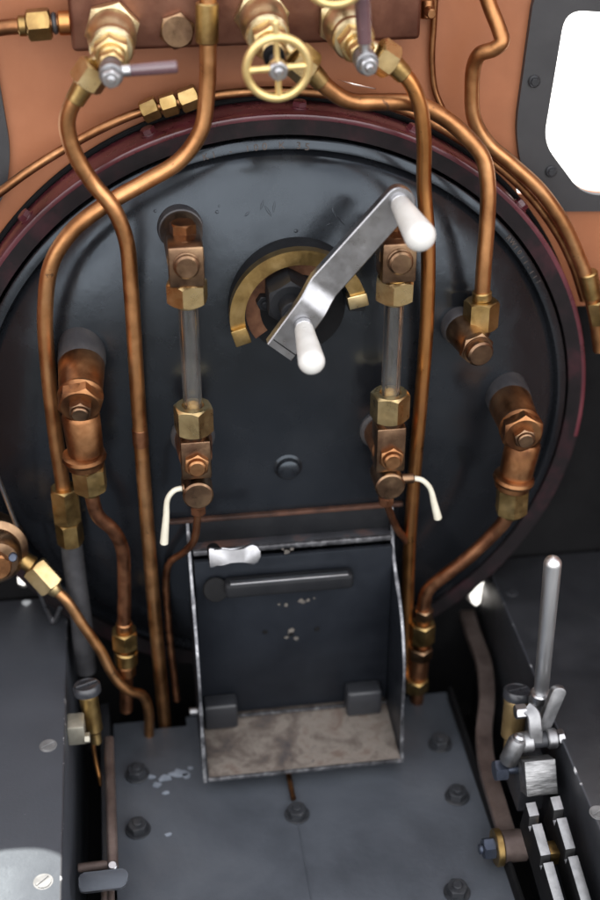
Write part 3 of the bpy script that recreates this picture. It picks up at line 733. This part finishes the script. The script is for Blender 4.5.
# ------------------------------------------------------------------ firehole chute
XL, XR = -58.6, 47.6
fd = thing('firehole_chute', 'black firehole chute with hinged door and scorched tray at centre bottom', 'fire door', (-5, -35, FZ+8))
side = [(-16,-95.5),(-7.7,-95),(-18,-104),(-30,-113),(-46,-119.5),(-60,-127),(-68,-138),(-73,-152),(-74,-172),(-73,-190),(-70,-205),(-78,-212),(-80,-214),(-16,-214)]
rZ = at(290,513,-25.5).z
side = [(-14,rZ),(-24,rZ)]+[(p.y, p.z) for p in cat([V((0,-25.5,rZ)),V((0,-34.6,-106)),V((0,-60,-127)),V((0,-72,-152)),V((0,-73.5,-180)),V((0,-77,-205)),V((0,-79,-213))], 6)][1:]+[(-16,-213)]
for X, m in ((XL-1.3, 1), (XR-1.3, 1)):
    b = MB(); b.prism([(y, z) for y, z in side], (X,0,0), Y_, Z_, 1.9, bev=.3, edge_mi=1); b.build('side_plate', ['door','steel_edge'], fd)
b = MB(); b.box((-5.5,-28.9,-95.4), (XR-XL-2.8,6.4,2.2), bev=.4); b.build('top_ledge', 'ledge', fd)
b = MB(); b.box((-5.5,-33.2,-95.6), (XR-XL-2.9,2.2,3.0), bev=.6); b.build('ledge_lip', 'steel_edge', fd)
b = MB(); b.box((-5.5,-24.9,(rZ-95)/2), (XR-XL-3,1.6,rZ+95), bev=.2); b.build('back_plate', 'soot', fd)
b = MB(); b.box((-8,-25.4,rZ+.4), (122,3.0,2.2), bev=.5); b.build('back_rail', 'rust_dark', fd)
b = MB(); b.box((-5.5,-36.4,-151), (XR-XL-3.0,3.0,105.4), bev=.5)
door = b.build('door', 'door', fd)
DY = -37.9
# latch: wing handle on a spindle, long bar
pw = at(235,557,-52); wx = at(209,557,-52).x; we = at(261,556,-52).x
hwid = (we-wx)/2
up_ = [(-1.0,4.9),(-.93,5.3),(-.78,4.9),(-.5,3.4),(-.15,2.5),(.12,2.5),(.34,3.6),(.52,5.0),(.70,5.4),(.87,4.4),(1.0,1.6)]
pts = [(a*hwid, -c_) for a, c_ in up_]+[(a*hwid, c_) for a, c_ in up_[::-1]]
b = MB(); tl = V((0,.30,1)).normalized(); b.prism(pts, pw+V((0,2,0)), X_, tl, 2.6, bev=.8); b.build('wing_handle', 'steel_brushed', door)
b = MB(); b.cyl((wx+3,DY+.3,pw.z-4), (wx+3,-50,pw.z-2), 3.2); b.cyl((wx+3,DY+.3,at(213,590,DY).z), (wx+3,-44,at(213,590,-44).z), 6.4); b.build('latch_boss', 'pit', door)
z_ = at(285,579,-45).z; xa, xb_ = at(224,582,-45).x, at(354,577,-45).x
b = MB(); b.box(((xa+xb_)/2,-42.5,z_-4.6), (xb_-xa,8.5,9.5), bev=2.6, seg=4); b.build('latch_bar', 'soot', door)
b = MB(); b.box(((xa+xb_)/2,-44.6,z_-.2), (xb_-xa-6,3.0,1.4), bev=.5); b.build('bar_highlight', 'steel', door)  # steel strip on the worn edge, put in as the bar's highlight line
for px, py, r in ((286,605,1.5),(279,604,.8),(302,601,2.0),(308,600,1.2),(291,631,2.3),(287,637,1.3),(296,638,1.4),(287,552,1.7),(292,549,1.0),(283,549,.8),(314,598,.7)):
    b = MB(); c = at(px, py, DY); 
    pts = [(r*(.5+.7*random.random())*math.cos(2*math.pi*i/10), r*(.5+.6*random.random())*math.sin(2*math.pi*i/10)) for i in range(10)]
    b.prism(pts, c+V((0,.05,0)), X_, Z_, .4); b.build('paint_chip', 'chip_tan', door)
for px, py in ((265,632),(291,634),(317,629)):
    b = MB(); c = at(px, py, DY); b.cyl(c+V((0,.3,0)), c-Y_*.6, 1.5); b.build('rivet', 'pit', door)
# scorched tray
b = MB(); b.prism([(-34,0),(-80,-2.5),(-80,-4.3),(-34,-1.8)], (XL+1.6,0,-206.0), Y_, Z_, XR-XL-3.2, bev=.3); b.build('tray', 'shovel', fd)
b = MB(); b.box((-5.5,-80.6,-209.4), (XR-XL-2.6,1.6,2.2), bev=.4); b.build('tray_lip', 'steel_edge', fd)
b = MB(); b.box((-5.5,-40.0,-204.6), (XR-XL-3.2,1.8,1.4), bev=.3); b.build('door_sill', 'steel_edge', fd)
for px0, px1, py in ((202,236,678),(347,382,664)):
    p0, p1_ = at(px0,py,-44), at(px1,py,-44)
    b = MB(); b.box(((p0.x+p1_.x)/2,-43.0,-197.4+0), (p1_.x-p0.x,10.5,17), bev=1.6, seg=3); b.build('hinge_block', 'black', fd)
b = MB(); p = at(186,712,-55); b.cyl((XL-1.2,p.y,p.z), (XL-6,p.y,p.z), 2.2); b.build('pivot_pin', 'steel_dull', fd)

# ------------------------------------------------------------------ side tanks
def slot_screw(parent, px, py, r=3.5, m='screw_steel'):
    p = atz(px, py, TZ+.4); a = random.uniform(.2,1.2); u_ = V((math.cos(a),math.sin(a),0)); v_ = Z_.cross(u_)
    b = MB(); 
    for sg in (-1, 1):
        pts = []
        for k in range(19):
            t = math.pi*k/18; pts.append((r*math.cos(t), .35+(r-.35)*math.sin(t)))
        b.prism(pts, V((p.x,p.y,TZ-.3)), u_, v_*sg, .75*sg, bev=.12, seg=1)
    b.cyl((p.x,p.y,TZ-.4), (p.x,p.y,TZ+.08), r+.9, ch=.1); b.build('screw', m, parent)
def tank(label, x0, x1, screws, edge_x, m='black_tank'):
    t = thing('side_tank', label, 'tank', ((x0+x1)/2, -150, TZ-110), 'black side tanks of the cab')
    b = MB(); b.box(((x0+x1)/2, -201, TZ-62), (abs(x1-x0), 446, 124), bev=1.0); tb = b.build('tank_body', [m, 'nicked'], t)
    for p in tb.data.polygons:               # the bevel along the inner top edge is nicked
        c = p.center/S+BASE[tb.name]
        if .1 < p.normal.z < .95 and abs(c.x-edge_x) < 2: p.material_index = 1
    for q in screws: slot_screw(t, *q)
    return t
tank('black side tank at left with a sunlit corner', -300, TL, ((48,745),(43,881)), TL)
tank('black side tank at right behind the reversing lever', TR, 300, ((512,592,3.0,'bolt'),(599,812)), TR, 'black')  # darker black than the left tank: its dimmer reflection is put into the colour

# ------------------------------------------------------------------ oil cups
def oil_cup(label, px, py, ztop, body_px, m, r=6.6, br=5.0):
    p = atz(px, py, ztop)
    t = thing('oil_cup', label, 'oil cup', (p.x, p.y, ztop-34), 'screw top oil cups beside the floor')
    lean = (atz(*body_px, ztop-22)-p); w = lean.normalized()
    b = MB(); b.lathe(p+w*5.2, -w, [(0,r-.3),(.5,r),(4.0,r),(5.0,r-.6),(5.1,r-1.1),(4.7,r-1.6)], 40); c = b.build('cap', 'cap', t)
    u_, v_, w_ = frame_of(-w, (1,.4,0))
    b = MB(); b.box(p-w*.1, (1.5,(r-1.4)*2,1.2), (u_, v_, w_), bev=.3); b.build('slot_bar', 'cap', c)
    b = MB(); b.lathe(p+w*5, w, [(0,br),(1.5,br+.4),(3,br),(22,br*.92),(24,br*.6),(30,br*.55)], 36); b.build('body', m, t)
    return t, p
oc1, pc = oil_cup('screw top oil cup with dull brass body beside left tank', 86, 684, -150, (93,722), 'brass_dull', 7.0, 4.8)
b = MB(); p = atz(74,722,-166); b.box((TL+4.4, p.y-2, -169), (8.6,11,12), bev=.6); b.hex((TL+8.2,p.y-6,-172),(TL+11,p.y-6,-172),2.4); b.build('bracket', 'cream', oc1)
b = MB(); b.tube([atz(93,722,-180), atz(93,742,-190), atz(95,758,-200), atz(101,785,-215)], 1.1, 12); b.build('oil_pipe', 'copper_hot', oc1)
oc2, pc = oil_cup('screw top oil cup with tan body behind the reversing lever', 518, 689, -152, (513,728), 'tan', 7.2, 6.2)

# ------------------------------------------------------------------ left linkage and pedal
ln = thing('pedal_linkage', 'brown rod linkage ending in a small pedal beside the left tank', 'pedal', atz(103,884,-205))
Ra, Rb = atz(109,742,-198), atz(113,868,-198)
b = MB(); dY = (Rb-Ra).normalized(); b.box(lerp(Ra,Rb,.5), ((Rb-Ra).length+6, 5.2, 5.0), (dY, Z_.cross(dY), Z_), bev=1.6, seg=3); b.build('rod', 'link', ln)
b = MB(); b.cyl(Rb+V((0,0,-4)), Rb+V((0,-2,4.6)), 2.3); b.build('pin', 'steel', ln)
b = MB(); b.cyl(atz(78,868,-202), atz(112,864,-200), 2.2); b.build('cross_shaft', 'link', ln)
pe = atz(103.5,882,-192)
pts = rounded([(-11.3,-4.6),(9.0,-4.6),(11.6,-1.5),(11.6,4.6),(-11.3,4.6)], 2.4, 4)
b = MB(); b.prism(pts, pe, X_, (0,1,.35), 2.6, bev=.7, edge_mi=1); b.build('pedal_pad', ['black_tank','steel'], ln)
for px in (104, 111):
    b = MB(); b.cyl(atz(px,884,-200), atz(px+.6,925,-200), 1.6); b.build('stem', 'link', ln)
sb = MB(); sb.box((TL+16,-110,-214), (5,190,10), bev=.8); sr = sb.build('brake_rail', 'black', base=(TL+16,-110,-219)); tag(sr, 'black rail on edge in the slot beside the left tank', 'rail')

# ------------------------------------------------------------------ bronze valve and wire at the left edge
bv = thing('globe_valve', 'large brown bronze valve cut by the left edge of the photo', 'valve', at(-6,590,-24))
c = at(-9,548,-24)
w = V((.25,-1,.15)).normalized()
b = MB(); b.lathe(c-w*13, w, [(0,9),(2,14),(8,18),(14,17.6),(16,18.2),(18.5,17.6),(20,14),(27,13),(30,10.5),(31,6)], 48); b.build('body', 'bronze', bv)
b = MB(); b.hex(c+w*17.5, c+w*23.5, 6, rot=.2, ch=(0,1)); b.build('cap_nut', 'copper_dark', bv)
p_ = at(13,556,-44); b = MB(); b.cyl(p_, p_+V((0,-3,1)), 2.2); b.build('stud', 'blue_bolt', bv)
N0, N1 = at(33,566,-26), at(53,588,-32)
b = MB(); b.cyl(at(12,552,-22), N0, 4.6); b.build('neck', 'brass_dull', bv)
b = MB(); b.hex(N0, N1, 6.4, rot=.3); b.cyl(N1-(N1-N0)*.05, N1+(N1-N0)*.25, 4.4, 3.2); b.build('outlet_nut', 'brass', bv)
p12, P = pipe('thin copper pipe slanting from the large left valve across to the floor edge',
    [(54,589,-32),(66,600,-33),(82,624,-34),(100,650,-35),(114,676,-36),(128,690,-36),(142,695,-34),(148,708,-32),(149,735,-31)], 2.75, 'copper')
wr = MB(); wr.tube([at(-14,448,-40), at(18,530,-22), at(51,620,-4), at(53,622,-4), at(58,614,-6), at(60,608,-7)], 1.25, 12, 4)
o = wr.build('pull_wire', 'steel', base=at(52,621,-4)); tag(o, 'straight grey steel wire with hooked end over left tank', 'wire')

# ------------------------------------------------------------------ right slot: link arm and reverser
la = thing('link_arm', 'flat brown curved steel arm with washered pivot beside right floor edge', 'lever arm', atz(510,845,-212))
path = [atz(*q) for q in ((462,596,-200),(472,630,-202),(484,665,-204),(487,700,-205),(484,735,-206),(488,770,-207),(498,805,-208),(509,842,-209))]
b = MB(); b.ribbon(path, (1,.05,0), 9.0, 5.0); b.build('arm', 'link', la)
pv = atz(510,846,-210)
b = MB(); b.cyl(pv+V((-5,0,0)), pv+V((8,0,0)), 8.0, ch=1.0); b.build('pivot_eye', 'link', la)
b = MB(); b.cyl(pv+V((-8.0,0,0)), pv+V((-4.6,0,0)), 9.4, ch=.4); b.build('washer', 'brass_dull', la)
b = MB(); b.hex(pv+V((-14,0,0)), pv+V((-7.8,0,0)), 4.8, rot=.3); b.cyl(pv+V((-16,0,0)), pv+V((-13.8,0,0)), 2.6); b.build('pivot_bolt', 'blue_bolt', la)

rv = thing('reversing_lever', 'bright steel reversing lever with trigger standing in notched rails at right', 'lever', atz(542,800,-175))
lb = atz(541,694,-146); lt_xy = lb+V((-1.5,0,0))
zt = zpy(lb.x, lb.y, 556)
topx = at(553,560,lb.y).x
tp = V((topx, lb.y, zt)); w = (tp-lb).normalized(); L = (tp-lb).length
pr = [(0,3.3),(.6,3.6),(L*.5,3.9),(L-4.4,4.3)]+[(L-4.4+4.4*math.sin(R(90)*k/8), max(.02, 4.3*math.cos(R(90)*k/8))) for k in range(1,9)]
b = MB(); b.lathe(lb, w, pr, 36); b.build('handle', 'steel_handle', rv)
b = MB(); b.cyl(lb-w*4, lb+w*1.6, 5.2, ch=.7); b.build('ferrule', 'steel', rv)
foot = lb-w*30
b = MB(); b.box(lerp(lb, foot, .55), (10,8,26), (V((1,0,0)), w.cross(X_).normalized()*-1, w), bev=.6); b.build('lever_foot', 'steel_dull', rv)
# trigger blade
Ta, Tb = at(562,687,lb.y-10), at(543,735,lb.y-14)
tw = (Ta-Tb).normalized(); ts = tw.cross(Y_).normalized()
Lt = (Ta-Tb).length
pts = [(-3.0,-1)]+[(3.6,-1)]+[(3.9,Lt-4)]+[(3.9*math.cos(R(180)*k/8), Lt-4+3.4*math.sin(R(180)*k/8)) for k in range(1,8)]+[(-3.9,Lt-4)]
b = MB(); b.prism(pts, Tb, ts, tw, 3.6, bev=.7); b.build('trigger', 'steel_dull', rv)
Yp = lb.y-16
c0, c1 = at(510,744,Yp), at(562,737,Yp)
b = MB(); b.cyl(c0, c1, 2.6); b.build('pivot_shaft', 'steel', rv)
for f_, r_, l_, m_ in ((.10,4.6,4,'steel_brushed'),(.32,5.2,6,'steel_dull'),(.80,5.0,5,'steel_dull'),(.97,4.2,3.4,'steel_brushed')):
    a = lerp(c0, c1, f_); d = (c1-c0).normalized(); b = MB()
    if r_ < 5: b.hex(a-d*l_*.5, a+d*l_*.5, r_*.86, rot=f_)
    else: b.cyl(a-d*l_*.5, a+d*l_*.5, r_, ch=.6)
    b.build('pivot_collar', m_, rv)
a = lerp(c0, c1, .56); b = MB(); b.cyl(a-X_*4, a+X_*4, 3.8); b.build('sleeve', 'bolt', rv)
# curved hook arm and small bolt left of the lever
b = MB(); b.ribbon([at(526,708,Yp+6), at(533,714,Yp+3), at(535,726,Yp), at(536,742,Yp-2)], (1,0,.2), 6.5, 3.0); b.build('catch_arm', 'steel_dull', rv)
b = MB(); b.hex(at(515,712,Yp+6), at(526,711,Yp+6), 3.2); b.build('catch_bolt', 'steel_brushed', rv)
# spring barrel at left
sa, sb_ = at(519,738,Yp-3), at(508,762,Yp-3)
b = MB(); b.lathe(sa, sb_-sa, [(0,2.2),(.5,3.6),(2.5,4.6),((sb_-sa).length-1,4.6),((sb_-sa).length,4)], 32); b.build('spring_barrel', 'steel_dull', rv)
b = MB(); b.lathe(sa, sa-sb_, [(-.4,3.0),(1.0,2.8),(2.0,1.6)], 24); b.build('barrel_cap', 'steel', rv)
b = MB(); a = at(494,771,Yp-2); b.hex(a, a+X_*6.5, 4.8, rot=.2); b.cyl(a+X_*6, a+X_*15, 2.6); b.build('side_bolt', 'blue_bolt', rv)
# latch block: bright face looking up and back
fu = V((0,.55,.83)).normalized(); fn = X_.cross(fu)
bc = at(542,780,-141)
b = MB(); b.box(bc+V((0,6,-3)), (15.6,12,17), (X_, fn*-1, fu), bev=.5); b.build('latch_block', 'steel_scratched', rv)
b = MB(); b.box(bc+V((-.5,20,-16)), (13,22,30), bev=.8); b.build('latch_housing', 'bolt', rv)
# notched sector rails
rk = thing('sector_rails', 'pair of bright notched sector rails under the reversing lever', 'rails', atz(560,880,-200))
RS = .45                       # the sector falls away towards the footplate
def on_rail(px, py):
    lo, hi = -260.0, -120.0
    for _ in range(50):
        m = (lo+hi)/2; p = at(px, py, m)
        if p.z < -164.5-RS*(-156-m): hi = m
        else: lo = m
    return at(px, py, (lo+hi)/2)
for pxs in (((532.5,809),(559,900)), ((557,803),(586,900))):
    a_, b_ = on_rail(*pxs[0]), on_rail(*pxs[1])
    u_ = V((b_.x-a_.x, b_.y-a_.y, 0)).normalized(); side_ = Z_.cross(u_)
    zt_ = lambda d: a_.z-RS*d
    prof = [(-6,zt_(-6)-20)]
    for da, db in ((-3,3.0), (6.5,20), (23,150)):
        prof += [(da, zt_(da)-6.5), (da+.2, zt_(da)), (db, zt_(db)), (db+.2, zt_(db)-6.5)]
    prof += [(150,zt_(150)-20)]
    o_ = V((a_.x, a_.y, 0))+side_*2.7
    b = MB(); b.prism(prof, o_, u_, Z_, 5.4, bev=.35, edge_mi=1); b.build('rail', ['pit','rail_steel'], rk)
b = MB(); b.box((98.2,-171,-186), (8.2,8,8), bev=.5); b.build('spacer', 'brass_dull', rk)
b = MB(); b.box((86.6,-190,-219), (2.2,330,14), bev=.5); o = b.build('slot_guard', 'pit', base=(86.6,-190,-226)); tag(o, 'thin black guard plate between floor and notched rails', 'plate')

# ------------------------------------------------------------------ camera, light, sky
cam = bpy.data.cameras.new('camera'); co = bpy.data.objects.new('camera', cam); col.objects.link(co)
co.matrix_world = Matrix(((rgt.x, upv.x, -fwd.x, CAM.x*S), (rgt.y, upv.y, -fwd.y, CAM.y*S), (rgt.z, upv.z, -fwd.z, CAM.z*S), (0,0,0,1)))
cam.sensor_fit = 'VERTICAL'; cam.sensor_height = 36; cam.lens = 36*F/900
cam.clip_start = .02; cam.clip_end = 500
cam.dof.use_dof = True; cam.dof.focus_distance = .602; cam.dof.aperture_fstop = 5.4
sc.camera = co
SUN_EL, SUN_AZ = R(50.7), R(-10)          # sun ahead of the engine, a little to the left
sdir = V((math.sin(SUN_AZ)*math.cos(SUN_EL), math.cos(SUN_AZ)*math.cos(SUN_EL), math.sin(SUN_EL)))
sun = bpy.data.lights.new('sun', 'SUN'); sun.energy = 5; sun.angle = R(.5); sun.color = (1,.95,.87)
so = bpy.data.objects.new('sun', sun); col.objects.link(so); so.rotation_euler = sdir.to_track_quat('Z','Y').to_euler()
CLOUD = 13.0
wd = bpy.data.worlds.new('World'); sc.world = wd; wd.use_nodes = True; t = wd.node_tree
bg = t.nodes['Background']; sky = t.nodes.new('ShaderNodeTexSky'); sky.sky_type = 'NISHITA'; sky.sun_disc = False
sky.sun_elevation = SUN_EL; sky.sun_rotation = SUN_AZ; sky.dust_density = 4.0; sky.air_density = 1.0; sky.ozone_density = .4
hs = t.nodes.new('ShaderNodeHueSaturation'); hs.inputs['Saturation'].default_value = .55
t.links.new(sky.outputs[0], hs.inputs['Color'])
tc = t.nodes.new('ShaderNodeTexCoord'); cn = t.nodes.new('ShaderNodeTexNoise')      # banks of bright cloud, added out of view to raise the plate's sheen
cn.inputs['Scale'].default_value = 1.7; cn.inputs['Detail'].default_value = 8; cn.inputs['Roughness'].default_value = .55
mp = t.nodes.new('ShaderNodeMapping'); mp.inputs['Scale'].default_value = (1,1,2.2); mp.inputs['Location'].default_value = (.4,.2,.1)
t.links.new(tc.outputs['Generated'], mp.inputs[0]); t.links.new(mp.outputs[0], cn.inputs['Vector'])
sx = t.nodes.new('ShaderNodeSeparateXYZ'); t.links.new(tc.outputs['Generated'], sx.inputs[0])
ma = t.nodes.new('ShaderNodeMath'); ma.operation = 'MULTIPLY_ADD'; ma.inputs[1].default_value = -.22      # weighted behind the engine, where the plate reflects it
t.links.new(sx.outputs['Y'], ma.inputs[0]); t.links.new(cn.outputs['Fac'], ma.inputs[2])
cf = ramp(t, ma.outputs[0], [(.48, 0.0), (.64, 1.0)])
mx = t.nodes.new('ShaderNodeMix'); mx.data_type = 'RGBA'; mx.inputs[7].default_value = (CLOUD, CLOUD, CLOUD*1.02, 1)
t.links.new(cf.outputs[0], mx.inputs[0]); t.links.new(hs.outputs[0], mx.inputs[6]); t.links.new(mx.outputs[2], bg.inputs[0]); bg.inputs[1].default_value = .15
sc.view_settings.view_transform = 'Standard'; sc.view_settings.look = 'None'; sc.view_settings.gamma = 1
sc.view_settings.exposure = 1.08
